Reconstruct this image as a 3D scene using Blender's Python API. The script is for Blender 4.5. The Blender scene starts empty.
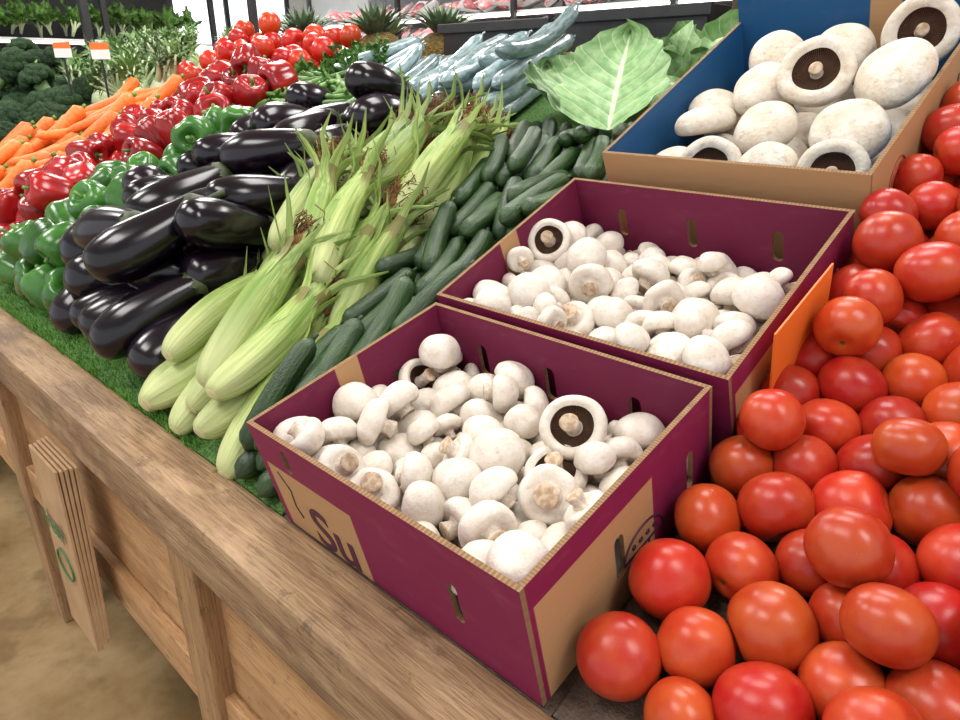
import bpy, math, random
import numpy as np
from mathutils import Matrix, Vector
from mathutils.geometry import tessellate_polygon
random.seed(7); rng=np.random.default_rng(7)
scene=bpy.context.scene
try: scene.view_settings.view_transform='Standard'
except Exception: pass
def link(o,parent=None):
    scene.collection.objects.link(o)
    if parent is not None: o.parent=parent
    return o
def empty(name,loc=(0,0,0),rot=(0,0,0)):
    e=bpy.data.objects.new(name,None); e.empty_display_size=.05
    e.location=loc; e.rotation_euler=rot
    return link(e)
# ------------------------------------------------------------ materials
class NB:
    def __init__(s,name):
        s.m=bpy.data.materials.new(name); s.m.use_nodes=True
        s.t=s.m.node_tree; s.n=s.t.nodes; s.l=s.t.links
        s.b=s.n['Principled BSDF']
    def put(s,sock,v):
        if isinstance(v,bpy.types.NodeSocket): s.l.new(v,sock)
        elif v is not None:
            if sock.type=='RGBA' and len(v)==3: v=(*v,1)
            sock.default_value=v
    def math(s,op,a,b=None,c=None,clamp=False):
        n=s.n.new('ShaderNodeMath'); n.operation=op; n.use_clamp=clamp
        s.put(n.inputs[0],a); s.put(n.inputs[1],b)
        if c is not None: s.put(n.inputs[2],c)
        return n.outputs[0]
    def mix(s,f,a,b,bt='MIX'):
        n=s.n.new('ShaderNodeMixRGB'); n.blend_type=bt
        s.put(n.inputs[0],f); s.put(n.inputs[1],a); s.put(n.inputs[2],b); return n.outputs[0]
    def attr(s,name,out='Vector'):
        n=s.n.new('ShaderNodeAttribute'); n.attribute_name=name; return n.outputs[out]
    def obj(s):
        return s.n.new('ShaderNodeTexCoord').outputs['Object']
    def mapv(s,v,sc=(1,1,1),loc=(0,0,0)):
        n=s.n.new('ShaderNodeMapping'); s.l.new(v,n.inputs[0]); n.inputs['Scale'].default_value=sc
        n.inputs['Location'].default_value=loc; return n.outputs[0]
    def vadd(s,a,b):
        n=s.n.new('ShaderNodeVectorMath'); s.put(n.inputs[0],a); s.put(n.inputs[1],b); return n.outputs[0]
    def comb(s,x,y,z):
        n=s.n.new('ShaderNodeCombineXYZ'); s.put(n.inputs[0],x); s.put(n.inputs[1],y); s.put(n.inputs[2],z); return n.outputs[0]
    def sep(s,v):
        n=s.n.new('ShaderNodeSeparateXYZ'); s.l.new(v,n.inputs[0]); return n.outputs
    def noise(s,v,sc,det=4,rough=.55):
        n=s.n.new('ShaderNodeTexNoise'); s.l.new(v,n.inputs['Vector']); n.inputs['Scale'].default_value=sc
        n.inputs['Detail'].default_value=det; n.inputs['Roughness'].default_value=rough; return n.outputs['Fac']
    def ss(s,v,a,b):
        n=s.n.new('ShaderNodeMapRange'); n.interpolation_type='SMOOTHSTEP'
        s.put(n.inputs[0],v); n.inputs[1].default_value=a; n.inputs[2].default_value=b; return n.outputs[0]
    def bump(s,h,st=.3,d=.002):
        n=s.n.new('ShaderNodeBump'); s.put(n.inputs['Height'],h); n.inputs['Strength'].default_value=st
        n.inputs['Distance'].default_value=d; s.l.new(n.outputs[0],s.b.inputs['Normal'])
    def fin(s,col,rough=.5,coat=0,spec=.5):
        s.put(s.b.inputs['Base Color'],col); s.put(s.b.inputs['Roughness'],rough)
        s.b.inputs['Coat Weight'].default_value=coat; s.b.inputs['Coat Roughness'].default_value=.12
        s.b.inputs['Specular IOR Level'].default_value=spec
        return s.m
def M_(name,c1,c2=None,sc=6,rough=.5,bump=0,bsc=40,stretch=(1,1,1),coat=0,rv=.2,use='lp',lo=.35,hi=.65,bd=.002,spec=.5,det=4,blot=None):
    q=NB(name); c2=c2 or c1
    if use=='lp':
        r=q.attr('rnd','Fac'); v=q.attr('lp')
        off=q.math('MULTIPLY',r,37.0); v=q.mapv(v,stretch); v=q.vadd(v,q.comb(off,off,off))
    else:
        r=None; v=q.mapv(q.obj(),stretch)
    c=q.mix(q.ss(q.noise(v,sc,det),lo,hi),c1,c2)
    if blot: c=q.mix(q.math('MULTIPLY',q.ss(q.noise(v,blot[1],5,.7),blot[2],blot[3]),blot[4]),c,blot[0])
    if r is not None and rv:
        h=q.n.new('ShaderNodeHueSaturation'); q.l.new(c,h.inputs['Color'])
        q.l.new(q.math('MULTIPLY_ADD',r,rv*2,1-rv),h.inputs['Value']); c=h.outputs[0]
    if bump: q.bump(q.noise(v,bsc,3),bump,bd)
    return q.fin(c,rough,coat,spec)
# wood
def wood(name,a,b,axis=0,stain=True,k=1.0,amt=.6,worn=0):
    q=NB(name); o=q.obj()
    st=[14,14,14]; st[axis]=1.2
    v=q.mapv(o,tuple(st))
    n1=q.noise(v,3.0*k,6,.65); n2=q.noise(o,3.5,5,.6); n3=q.noise(q.mapv(o,tuple([x*5 for x in st])),4,3)
    c=q.mix(q.ss(n1,.32,.7),a,b)
    c=q.mix(q.math('MULTIPLY',q.ss(n3,.48,.70),.5),c,(b[0]*.5,b[1]*.45,b[2]*.4))
    if stain:
        c=q.mix(q.math('MULTIPLY',q.ss(n2,.46,.72),amt),c,(b[0]*.40,b[1]*.36,b[2]*.34))
        n4=q.noise(q.mapv(o,(9,9,9)),4,6,.75)
        c=q.mix(q.math('MULTIPLY',q.ss(n4,.56,.70),.6),c,(b[0]*.3,b[1]*.26,b[2]*.24))
    if worn:
        n5=q.noise(q.mapv(o,(3,10,10)),2.2,6,.7)
        c=q.mix(q.math('MULTIPLY',q.ss(n5,.52,.66),worn),c,(a[0]*1.25,a[1]*1.3,a[2]*1.4))
    q.bump(q.math('ADD',n1,n3),.5,.004)
    return q.fin(c,.6)
m_rail=wood('wood_rail',(.40,.255,.135),(.20,.105,.048),amt=.7,worn=.5)
m_ply=wood('wood_ply',(.57,.33,.155),(.40,.21,.085),amt=.35)
m_leg=wood('wood_leg',(.44,.26,.125),(.28,.15,.065),axis=2)
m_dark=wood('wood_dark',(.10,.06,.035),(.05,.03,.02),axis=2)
# ------------------------------------------------------------ geometry helpers
def catmull(P,m=4):
    P=[np.array(p,float) for p in P]; out=[]
    n=len(P)
    for i in range(n-1):
        p0=P[max(i-1,0)];p1=P[i];p2=P[i+1];p3=P[min(i+2,n-1)]
        for j in range(m):
            t=j/m
            out.append(.5*((2*p1)+(-p0+p2)*t+(2*p0-5*p1+4*p2-p3)*t*t+(-p0+3*p1-3*p2+p3)*t**3))
    out.append(P[-1]); return out
def T_(V,F,M,LP=None):
    V=np.array(V,float).reshape(-1,3); 
    return dict(V=V,F=[tuple(f) for f in F],M=list(M),LP=V.copy() if LP is None else np.array(LP,float))
def join(*Ts):
    V=[];F=[];M=[];LP=[];o=0
    for t in Ts:
        V.append(t['V']);LP.append(t['LP']);M+=t['M'];F+=[tuple(i+o for i in f) for f in t['F']];o+=len(t['V'])
    return dict(V=np.vstack(V),F=F,M=M,LP=np.vstack(LP))
def xf(t,A,keep=True):
    A=np.array(A); V=t['V']@A[:3,:3].T+A[:3,3]
    return dict(V=V,F=t['F'],M=t['M'],LP=t['LP'] if keep else V.copy())
def lathe(prof,n=24,mi=0,fn=None):
    prof=[(max(0,float(p[0])),float(p[1])) for p in prof]
    if prof[0][1]<prof[-1][1]: prof=prof[::-1]
    V=[];F=[];M=[];rings=[]
    for i,(r,z) in enumerate(prof):
        if r<1e-6: rings.append([len(V)]);V.append((0,0,z))
        else:
            rg=[]
            for j in range(n):
                th=2*math.pi*j/n; k=fn(th,z,r) if fn else 1
                rg.append(len(V)); V.append((r*k*math.cos(th),r*k*math.sin(th),z))
            rings.append(rg)
    for i in range(len(rings)-1):
        a,b=rings[i],rings[i+1]
        m=mi((prof[i][0]+prof[i+1][0])/2,(prof[i][1]+prof[i+1][1])/2,i/len(rings)) if callable(mi) else mi
        for j in range(n):
            k=(j+1)%n
            if len(a)==1 and len(b)==1: continue
            if len(a)==1: F.append((a[0],b[j],b[k]))
            elif len(b)==1: F.append((a[j],b[0],a[k]))
            else: F.append((a[j],b[j],b[k],a[k]))
            M.append(m)
    return T_(V,F,M)
def tube(P,R,n=8,mi=0,fn=None):
    P=[Vector(p) for p in P]; k=len(P)
    if not hasattr(R,'__len__'): R=[R]*k
    V=[];F=[];M=[];LP=[]
    Tn=[(P[min(i+1,k-1)]-P[max(i-1,0)]).normalized() for i in range(k)]
    N=Tn[0].orthogonal().normalized(); s=0
    for i in range(k):
        N=(N-Tn[i]*N.dot(Tn[i])).normalized(); B=Tn[i].cross(N)
        if i: s+=(P[i]-P[i-1]).length
        for j in range(n):
            th=2*math.pi*j/n; r=R[i]*(fn(th,s) if fn else 1)
            V.append(P[i]+N*(r*math.cos(th))+B*(r*math.sin(th))); LP.append((math.cos(th),math.sin(th),s*30))
    for i in range(k-1):
        for j in range(n):
            q=(j+1)%n; F.append((i*n+j,i*n+q,(i+1)*n+q,(i+1)*n+j)); M.append(mi)
    a=len(V); V.append(P[0]); LP.append((0,0,0)); V.append(P[-1]); LP.append((0,0,s*30))
    for j in range(n):
        q=(j+1)%n; F.append((a,q,j)); F.append((a+1,(k-1)*n+j,(k-1)*n+q)); M+=[mi,mi]
    return T_(V,F,M,LP)
def ribbon(P,W,nrm,mi=0,fold=.3):
    P=[Vector(p) for p in P];k=len(P);V=[];F=[];M=[];LP=[]
    for i in range(k):
        t=(P[min(i+1,k-1)]-P[max(i-1,0)]).normalized(); sd=t.cross(Vector(nrm)).normalized(); up=sd.cross(t)
        for j,a in enumerate((-1,0,1)):
            V.append(P[i]+sd*(a*W[i])+up*(-abs(a)*W[i]*fold)); LP.append((a,0,i/(k-1)*3))
    for i in range(k-1):
        for j in range(2):
            F.append((i*3+j,i*3+j+1,(i+1)*3+j+1,(i+1)*3+j)); M.append(mi)
    return T_(V,F,M,LP)
def leaf(L,W,curl=.3,ruf=.1,seed=0,nx=10,ny=14,mi=0,freq=5):
    r=random.Random(seed); V=[];F=[];M=[];LP=[]; ph=r.random()*6
    for i in range(ny+1):
        t=i/ny; w=W*(math.sin(math.pi*min(1,t*.93+.07)**.8)**.7)*(1+.06*math.sin(t*31+ph))
        for j in range(nx+1):
            a=j/nx*2-1
            z=curl*L*t*t+ abs(a)**1.5*W*.35+ ruf*W*abs(a)**2*math.sin(freq*math.pi*t+ph+(2 if a>0 else 0))+ruf*.5*W*abs(a)**2*math.sin(freq*2.7*math.pi*t+ph*2)
            V.append((a*w,L*t,z)); LP.append((a,t*2,0))
    for i in range(ny):
        for j in range(nx):
            o=i*(nx+1)+j; F.append((o,o+1,o+nx+2,o+nx+1)); M.append(mi)
    return T_(V,F,M,LP)
class Mass:
    def __init__(s,name,mats): s.name=name;s.mats=mats;s.V=[];s.F=[];s.M=[];s.LP=[];s.R=[];s.o=0
    def add(s,t,A,rnd=None):
        A=np.array(A); s.V.append(t['V']@A[:3,:3].T+A[:3,3]); s.LP.append(t['LP'])
        o=s.o; s.F+=[tuple(i+o for i in f) for f in t['F']]; s.M+=t['M']
        s.R.append(np.full(len(t['V']),random.random() if rnd is None else rnd)); s.o+=len(t['V'])
    def build(s,parent=None,smooth=True):
        V=np.vstack(s.V); me=bpy.data.meshes.new(s.name)
        c=V.mean(0) if parent is None else np.zeros(3)
        me.from_pydata((V-c).tolist(),[],s.F)
        for m in s.mats: me.materials.append(m)
        me.polygons.foreach_set('material_index',s.M)
        me.polygons.foreach_set('use_smooth',[smooth]*len(s.F))
        a=me.attributes.new('lp','FLOAT_VECTOR','POINT'); a.data.foreach_set('vector',np.vstack(s.LP).ravel())
        a=me.attributes.new('rnd','FLOAT','POINT'); a.data.foreach_set('value',np.concatenate(s.R))
        me.update(); o=bpy.data.objects.new(s.name,me); o.location=c
        return link(o,parent)
def rotm(axis_to,roll=None):
    z=Vector(axis_to).normalized(); q=z.to_track_quat('Z','Y').to_matrix()
    return q@Matrix.Rotation(random.random()*6.283 if roll is None else roll,3,'Z')
def TM(loc,R,s=1.0):
    A=np.eye(4); S=np.diag([s]*3 if not hasattr(s,'__len__') else s); A[:3,:3]=np.array(R)@S; A[:3,3]=loc; return A
def rrot():
    v=rng.normal(size=3); return rotm(v)
def box(name,x0,x1,y0,y1,z0,z1,mat,parent=None,bev=.003,rot=None):
    import bmesh
    bm=bmesh.new(); bmesh.ops.create_cube(bm,size=1)
    for v in bm.verts: v.co=Vector((v.co.x*(x1-x0),v.co.y*(y1-y0),v.co.z*(z1-z0)))
    if bev: bmesh.ops.bevel(bm,geom=bm.edges[:],offset=bev,segments=2,affect='EDGES',profile=.6)
    me=bpy.data.meshes.new(name); bm.to_mesh(me); bm.free(); me.materials.append(mat)
    o=bpy.data.objects.new(name,me); o.location=((x0+x1)/2,(y0+y1)/2,(z0+z1)/2)
    if rot: o.rotation_euler=rot
    return link(o,parent)
# ------------------------------------------------------------ settling of heaps
def settle(C,D,offs,R,planes,g,iters=160,step=.004):
    C=np.array(C,float);D=np.array(D,float);offs=np.array(offs,float);R=np.array(R,float)
    n,k=R.shape; Rf=R.ravel(); idx=np.repeat(np.arange(n),k)
    RR=Rf[:,None]+Rf[None,:]; same=idx[:,None]==idx[None,:]
    g=np.array(g,float); g/=np.linalg.norm(g); so=(offs**2).sum()
    pl=[(np.array(a,float)/np.linalg.norm(a),np.array(p,float)) for a,p in planes]
    for it in range(iters):
        f=1-it/iters
        if it<iters-12: C=C+g*step*max(.12,f)
        for sub in range(2):
            X=(C[:,None]+D[:,None]*offs[None,:,None]).reshape(-1,3)
            d=X[:,None]-X[None]; dist=np.sqrt((d**2).sum(-1))+1e-7
            ov=RR-dist; ov[same]=0; m=ov>0
            w=np.where(m,ov/dist*.5,0); cor=(d*w[:,:,None]).sum(1)
            cnt=np.maximum(1,m.sum(1)*.55); X=X+cor/cnt[:,None]
            for nn,p in pl:
                h=(X-p)@nn-Rf; X=X-np.minimum(h,0)[:,None]*nn
            X=X.reshape(n,k,3); C=X.mean(1)
            if k>1:
                D=((X-C[:,None])*offs[None,:,None]).sum(1)/so; D/=np.linalg.norm(D,axis=1,keepdims=True)
    return C,D
# ------------------------------------------------------------ display stand
stand=empty('produce_display_stand',(-1.8,.9,0))
def part(o): o.parent=stand; o.location=o.location-Vector((-1.8,.9,0)); return o
UL,UR=-4.75,.55
part(box('front_rail',UL,UR,.268,.353,.708,.80,m_rail,None,.007))
part(box('apron_panel',UL,UR,.305,.32,.375,.708,m_ply))
part(box('lower_beam',UL,UR,.286,.305,.375,.46,m_ply,None,.004))
for i,u in enumerate((-4.6,-3.65,-2.72,-1.77,-.83,.2)):
    part(box('leg_%d'%i,u-.035,u+.045,.275,.345,0,.708,m_leg,None,.005))
    part(box('back_leg_%d'%i,u-.035,u+.045,1.7,1.77,0,1.2,m_leg,None,.005))
q=NB('grass_mat'); n1=q.noise(q.obj(),260,2)
q.bump(n1,1,.004); m_grassm=q.fin(q.mix(q.ss(n1,.35,.65),(.02,.07,.01),(.09,.22,.03)),.8)
def deck(name,u0,u1,prof,mat):
    V=[];F=[];n=len(prof)
    for u in (u0,u1):
        for v,z in prof: V.append((u,v,z))
        V.append((u,prof[-1][0],.62)); V.append((u,prof[0][0],.62))
    k=n+2
    for i in range(k):
        j=(i+1)%k; F.append((i,j,j+k,i+k))
    F.append(tuple(range(k))[::-1]); F.append(tuple(range(k,2*k)))
    me=bpy.data.meshes.new(name); me.from_pydata(V,[],F); me.materials.append(mat)
    import bmesh
    bm=bmesh.new(); bm.from_mesh(me); bmesh.ops.recalc_face_normals(bm,faces=bm.faces); bm.to_mesh(me); bm.free()
    o=bpy.data.objects.new(name,me); link(o); part(o)
SL=.40
deck('deck_produce',UL,-.672,[(.353,.80),(1.70,.80+SL*1.347)],m_grassm)
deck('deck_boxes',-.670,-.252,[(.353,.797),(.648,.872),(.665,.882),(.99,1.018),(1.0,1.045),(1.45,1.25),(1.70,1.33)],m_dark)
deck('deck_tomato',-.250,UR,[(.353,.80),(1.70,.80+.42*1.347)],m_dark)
part(box('back_board',UL,UR,1.70,1.73,.5,1.36,m_leg))
# grass blades
m_blade=M_('grass_blade',(.05,.2,.015),(.16,.36,.04),rough=.6,rv=.3)
ms=Mass('grass_blades',[m_blade])
bl=T_([(-.0012,0,0),(.0012,0,0),(0,0,.013)],[(0,1,2)],[0])
for i in range(5500):
    u=random.uniform(-2.9,-.9); v=.350+.09*random.random()**1.5
    ms.add(bl,TM((u,v,.80+SL*max(0,v-.353)-.001),rotm((random.gauss(0,.4),random.gauss(-.2,.4),1)),random.uniform(.7,1.2)))
g=ms.build(smooth=False); part(g)
# ------------------------------------------------------------ cardboard boxes
KR=(.47,.27,.125); MG=(.215,.012,.062)
def printmat(name,base,patch,rects,scuff=.12):
    q=NB(name); v=q.attr('lp'); s=q.sep(v); c=base; 
    n=q.noise(v,6,6,.65)
    def edge(v_,a): return q.ss(v_,a-.003,a+.003)
    for (x0,x1,y0,y1) in rects:
        f=q.math('MULTIPLY',q.math('SUBTRACT',edge(s[0],x0),edge(s[0],x1)),q.math('SUBTRACT',edge(s[1],y0),edge(s[1],y1)))
        c=q.mix(f,c,patch)
    c=q.mix(q.math('MULTIPLY',q.ss(n,.52,.8),scuff),c,(.5,.32,.26))
    c=q.mix(q.math('MULTIPLY',q.ss(q.noise(q.mapv(v,(3,60,1)),3),.4,.7),.10),c,(base[0]*.5,base[1]*.5,base[2]*.5))
    q.bump(q.noise(v,2.5,2),.2,.01)
    return q.fin(c,.62,spec=.3)
def rimmat():
    q=NB('corrugated_edge'); v=q.attr('lp'); s=q.sep(v)
    w=q.math('SINE',q.math('MULTIPLY',q.math('ADD',s[0],s[1]),520))
    c=q.mix(q.ss(w,-.9,1.0),(.20,.115,.055),(.33,.205,.10))
    c=q.mix(q.math('MULTIPLY',q.ss(q.noise(q.mapv(v,(8,8,1)),3,4),.4,.7),.5),c,(.16,.08,.05))
    return q.fin(c,.8,spec=.2)
m_rim=rimmat()
def panel(w,h,slots,th=.005,top=None):
    outer=[Vector((0,0,0)),Vector((w,0,0)),Vector((w,h,0)),Vector((0,h,0))]
    loops=[outer]
    for (cx,cy,sw,sh,kind) in slots:
        L=[]; 
        for j in range(8): a=math.pi*j/7; L.append(Vector((cx*w+sw*math.cos(a),cy*h+sh+sw*math.sin(a),0)))
        for j in range(8): a=math.pi+math.pi*j/7; L.append(Vector((cx*w+sw*math.cos(a),cy*h-sh+sw*math.sin(a),0)))
        loops.append(L)
    fl=[p for L in loops for p in L]; n=len(fl)
    tri=tessellate_polygon(loops)
    V=[];F=[];M=[];LP=[]
    for t in (0,th):
        for p in fl: V.append((p.x,t,p.y)); LP.append((p.x/w,p.y/h,0))
    for a,b,c in tri:
        nrm=(fl[b]-fl[a]).cross(fl[c]-fl[a]).z
        if nrm<0: b,c=c,b
        F.append((a,b,c));M.append(0)
        F.append((a+n,c+n,b+n));M.append(1)
    o=0
    for L in loops:
        k=len(L)
        for i in range(k):
            j=(i+1)%k; F.append((o+i,o+i+n,o+j+n,o+j)); M.append(2)
        o+=k
    return T_(V,F,M,LP)
def carton(name,L,D,H,ftop,tilt,mats,inner,slots,th=.0055,hb=None):
    nv=Vector((0,-math.sin(tilt),math.cos(tilt)))
    org=Vector(ftop)-nv*H
    e=empty(name,org,(tilt,0,0))
    W=D-2*th; hb=hb or H
    for nm,w,h,mp in (('front_wall',L,H,lambda a,t,z:(a,t,z)),('back_wall',L,hb,lambda a,t,z:(L-a,D-t,z)),
                    ('left_wall',W,H,lambda a,t,z:(t,D-th-a,z)),('right_wall',W,H,lambda a,t,z:(L-t,th+a,z))):
        p=panel(w,h,slots.get(nm,[]),th)
        p['V']=np.array([mp(*v) for v in p['V']])
        ms=Mass(name.split('.')[0]+'_'+nm,[mats[nm],inner[nm] if isinstance(inner,dict) else inner,m_rim]); ms.add(p,np.eye(4),.5)
        o=ms.build(e,False)
    p=panel(L-.002,D-.002,[],.004); V=p['V']; p['V']=np.stack([V[:,0]+.001,V[:,2]+.001,.004-V[:,1]],1)
    ms=Mass(name.split('.')[0]+'_base',[m_krplain,m_krplain,m_krplain]); ms.add(p,np.eye(4),.5); ms.build(e,False)
    return e
m_krplain=printmat('kraft_plain',KR,KR,[],.1)
m_mg_front=printmat('print_front',MG,KR,[(.03,.42,0,.66)])
m_mg_right=printmat('print_right',MG,KR,[(.02,.62,.0,.80)])
m_mg_plain=printmat('print_plain',MG,KR,[])
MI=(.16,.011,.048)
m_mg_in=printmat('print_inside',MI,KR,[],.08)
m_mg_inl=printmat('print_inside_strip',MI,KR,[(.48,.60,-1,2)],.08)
m_bl_in=printmat('blue_inside',(.012,.085,.22),KR,[],.06)
m_bl_inb=printmat('blue_inside_back',(.012,.085,.22),KR,[(.30,.42,-1,2)],.06)
slots={'front_wall':[(.16,.80,.0055,.010,'v'),(.78,.48,.006,.020,'v')],
 'back_wall':[(.22,.56,.0075,.016,'v'),(.52,.56,.0075,.016,'v'),(.80,.56,.0075,.016,'v')],
 'right_wall':[(.42,.45,.0075,.020,'v'),(.86,.50,.006,.018,'v')],'left_wall':[(.3,.5,.006,.016,'v')]}
mm={'front_wall':m_mg_front,'back_wall':m_mg_plain,'left_wall':m_mg_plain,'right_wall':m_mg_right}
inn={'front_wall':m_mg_in,'back_wall':m_mg_in,'left_wall':m_mg_inl,'right_wall':m_mg_in}
t1=math.atan(.25); t2=math.radians(22.5); t3=math.radians(25.6)
B1=dict(L=.396,D=.298,H=.15,f=(-.657,.317,1.3-.354),t=t1)
B2=dict(L=.418,D=.330,H=.15,f=(-.669,.618,1.3-.276),t=t2)
B3=dict(L=.384,D=.47,H=.15,f=(-.630,.938,1.3-.110),t=t3)
c1=carton('mushroom_carton',B1['L'],B1['D'],B1['H'],B1['f'],B1['t'],mm,inn,slots)
mm2=dict(mm); mm2['front_wall']=m_mg_plain
c2=carton('mushroom_carton.001',B2['L'],B2['D'],B2['H'],B2['f'],B2['t'],mm2,inn,slots)
mk={k:m_krplain for k in mm}
inb={'front_wall':m_bl_in,'back_wall':m_bl_inb,'left_wall':m_bl_in,'right_wall':m_bl_in}
c3=carton('portobello_carton',B3['L'],B3['D'],B3['H'],B3['f'],B3['t'],mk,inb,{'right_wall':[(.75,.55,.006,.02,'v')]},hb=.20)
m_ink=NB('ink_purple').fin((.07,.01,.03),.6); m_inkr=NB('ink_red').fin((.35,.05,.02),.6); m_inkg=NB('ink_green').fin((.05,.16,.05),.6)
def decal_text(txt,size,loc,rot,mat,parent,name,off=.0012):
    cu=bpy.data.curves.new(name,'FONT'); cu.body=txt; cu.size=size; cu.extrude=.0002
    cu.offset=off; cu.materials.append(mat)
    o=bpy.data.objects.new(name,cu); o.location=loc; o.rotation_euler=rot; link(o,parent); return o
decal_text('Su',.085,(.070,-.0006,.004),(math.pi/2,0,math.radians(0)),m_ink,c1,'printed_lettering')
def ring_decal(name,parent,mat,pts,w,closed=True):
    P=[Vector(p) for p in pts]
    t=tube(P+([P[0],P[1]] if closed else []),w,6)
    ms=Mass(name,[mat]); ms.add(t,np.eye(4),.5); return ms.build(parent)
ring_decal('printed_band',c1,m_ink,[(.030,0,.092),(.045,0,.070),(.042,0,.045),(.05,0,.03)],.0012,False)
def mush_logo(parent,x,y0,z0,s,mat,nm):
    pts=[(x,y0+s*math.cos(a),z0+s*.75*math.sin(a)) for a in np.linspace(0,math.pi,16)]
    ring_decal(nm+'_cap',parent,mat,pts,.0013)
    pts=[(x,y0-s*.25,z0),(x,y0-s*.2,z0-s*.7),(x,y0+s*.2,z0-s*.7),(x,y0+s*.25,z0)]
    ring_decal(nm+'_stem',parent,mat,pts,.0012)
    for k in (-.5,-.15,.2,.55):
        ring_decal(nm+'_dot',parent,mat,[(x,y0+s*(k+.07*math.cos(a)),z0+s*(.3+.07*math.sin(a))) for a in np.linspace(0,5.5,7)],.001)
mush_logo(c1,B1['L']+.0002,.165,.050,.034,m_ink,'printed_mushroom')
mush_logo(c2,B2['L']+.0002,.17,.06,.035,m_ink,'printed_mushroom')
ring_decal('printed_tomato',c3,m_inkr,[(B3['L']+.0002,.10+.03*math.cos(a),.085+.03*math.sin(a)) for a in np.linspace(0,6.0,24)],.0012)
ring_decal('printed_tomato_inner',c3,m_inkr,[(B3['L']+.0002,.10+.02*math.cos(a),.085+.018*math.sin(a)) for a in np.linspace(0,6.0,20)],.002)
# ------------------------------------------------------------ mushrooms
m_cap=M_('mushroom_cap',(.73,.665,.59),(.64,.56,.47),sc=1.6,rough=.46,bump=.12,bsc=6,rv=.08,bd=.05,blot=((.42,.28,.17),4,.52,.76,.55),spec=.4)
m_stem=M_('mushroom_stem',(.70,.62,.53),(.54,.43,.33),sc=4,rough=.7,bump=.3,bsc=10,rv=.08,bd=.06)
def gillmat(name,a,b):
    q=NB(name); s=q.sep(q.attr('lp')); an=q.math('ARCTAN2',s[1],s[0])
    w=q.math('SINE',q.math('MULTIPLY',an,70)); n=q.noise(q.attr('lp'),5)
    c=q.mix(q.ss(w,-.8,.8),a,b); c=q.mix(q.math('MULTIPLY',q.ss(n,.4,.7),.4),c,a)
    q.bump(w,.5,.04); return q.fin(c,.8,spec=.2)
m_gill=gillmat('mushroom_gill',(.03,.014,.009),(.14,.07,.04))
m_cut=M_('mushroom_cut_end',(.58,.45,.32),(.36,.24,.15),sc=5,rough=.9)
def wob(seed,a=.03):
    r=random.Random(seed); ps=[(k,r.random()*6.28,r.uniform(.3,1)*a) for k in (1,2,3,5)]
    return lambda th,z,rr:1+sum(am*math.cos(k*th+p)/(1 if k<3 else 1.6) for k,p,am in ps)
def button(seed):
    r=random.Random(seed); h=r.uniform(.55,.82); sl=r.uniform(.72,.98); sw=r.uniform(.30,.40); lean=r.uniform(-.12,.12)
    cap=catmull([(0,h),(.42,h*.92),(.76,h*.62),(.96,h*.15),(1,-.14),(.9,-.38),(.68,-.46),(sw+.08,-.40)],4)
    st=catmull([(sw+.08,-.40),(sw,-.5),(sw-.02,-.6),(sw+.05,-sl)],3)[1:]
    k=len(cap)
    P=cap+st+[np.array((sw+.01,-sl-.05)),np.array((.2,-sl-.04)),np.array((0,-sl-.03))]
    N=len(P)
    t=lathe(P,26,lambda rr,z,i:0 if i*N<k-1 else (1 if z>-sl-.005 else 3),wob(seed,.05))
    for v in t['V']:
        if v[2]<-.4: v[0]+=lean*(-.4-v[2])*2
        v[2]+=.05*math.sin(v[0]*3+seed)*math.cos(v[1]*2.5+seed*2)
    return t
def opened(seed,flat=.45,gr=.70,stl=.5,sr=.22,wa=.03):
    w=wob(seed,wa)
    A=catmull([(0,flat),(.45,flat*.93),(.8,flat*.62),(.97,flat*.15),(1.0,-.12),(.94,-.27),((gr+.93)/2,-.33),(gr,-.25)],4)
    Bq=catmull([(gr,-.25),(gr-.05,-.10),(gr*.7,.0),(sr+.06,.05)],3)[1:]
    C=catmull([(sr,.0),(sr*.85,-.15),(sr*.9,-stl*.8),(sr*1.05,-stl)],3)
    P=A+Bq+C+[np.array((sr*.8,-stl-.02)),np.array((0,-stl-.01))]; ka=len(A); kb=ka+len(Bq)
    P=[(p[0],p[1]) for p in P]; N=len(P)
    def mi(rr,z,i):
        j=round(i*N)
        if j<ka-1: return 0
        if j<kb: return 2
        return 1 if z>-stl-.002 else 3
    t=lathe(P,48,mi,w)
    for v in t['V']: v[2]+=wa*.7*math.sin(2*math.atan2(v[1],v[0])+seed)*min(1,math.hypot(v[0],v[1]))**2
    return t
buts=[button(i) for i in range(12)]; opens=[opened(50+i,.5,.64,.7,.27) for i in range(3)]
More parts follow.
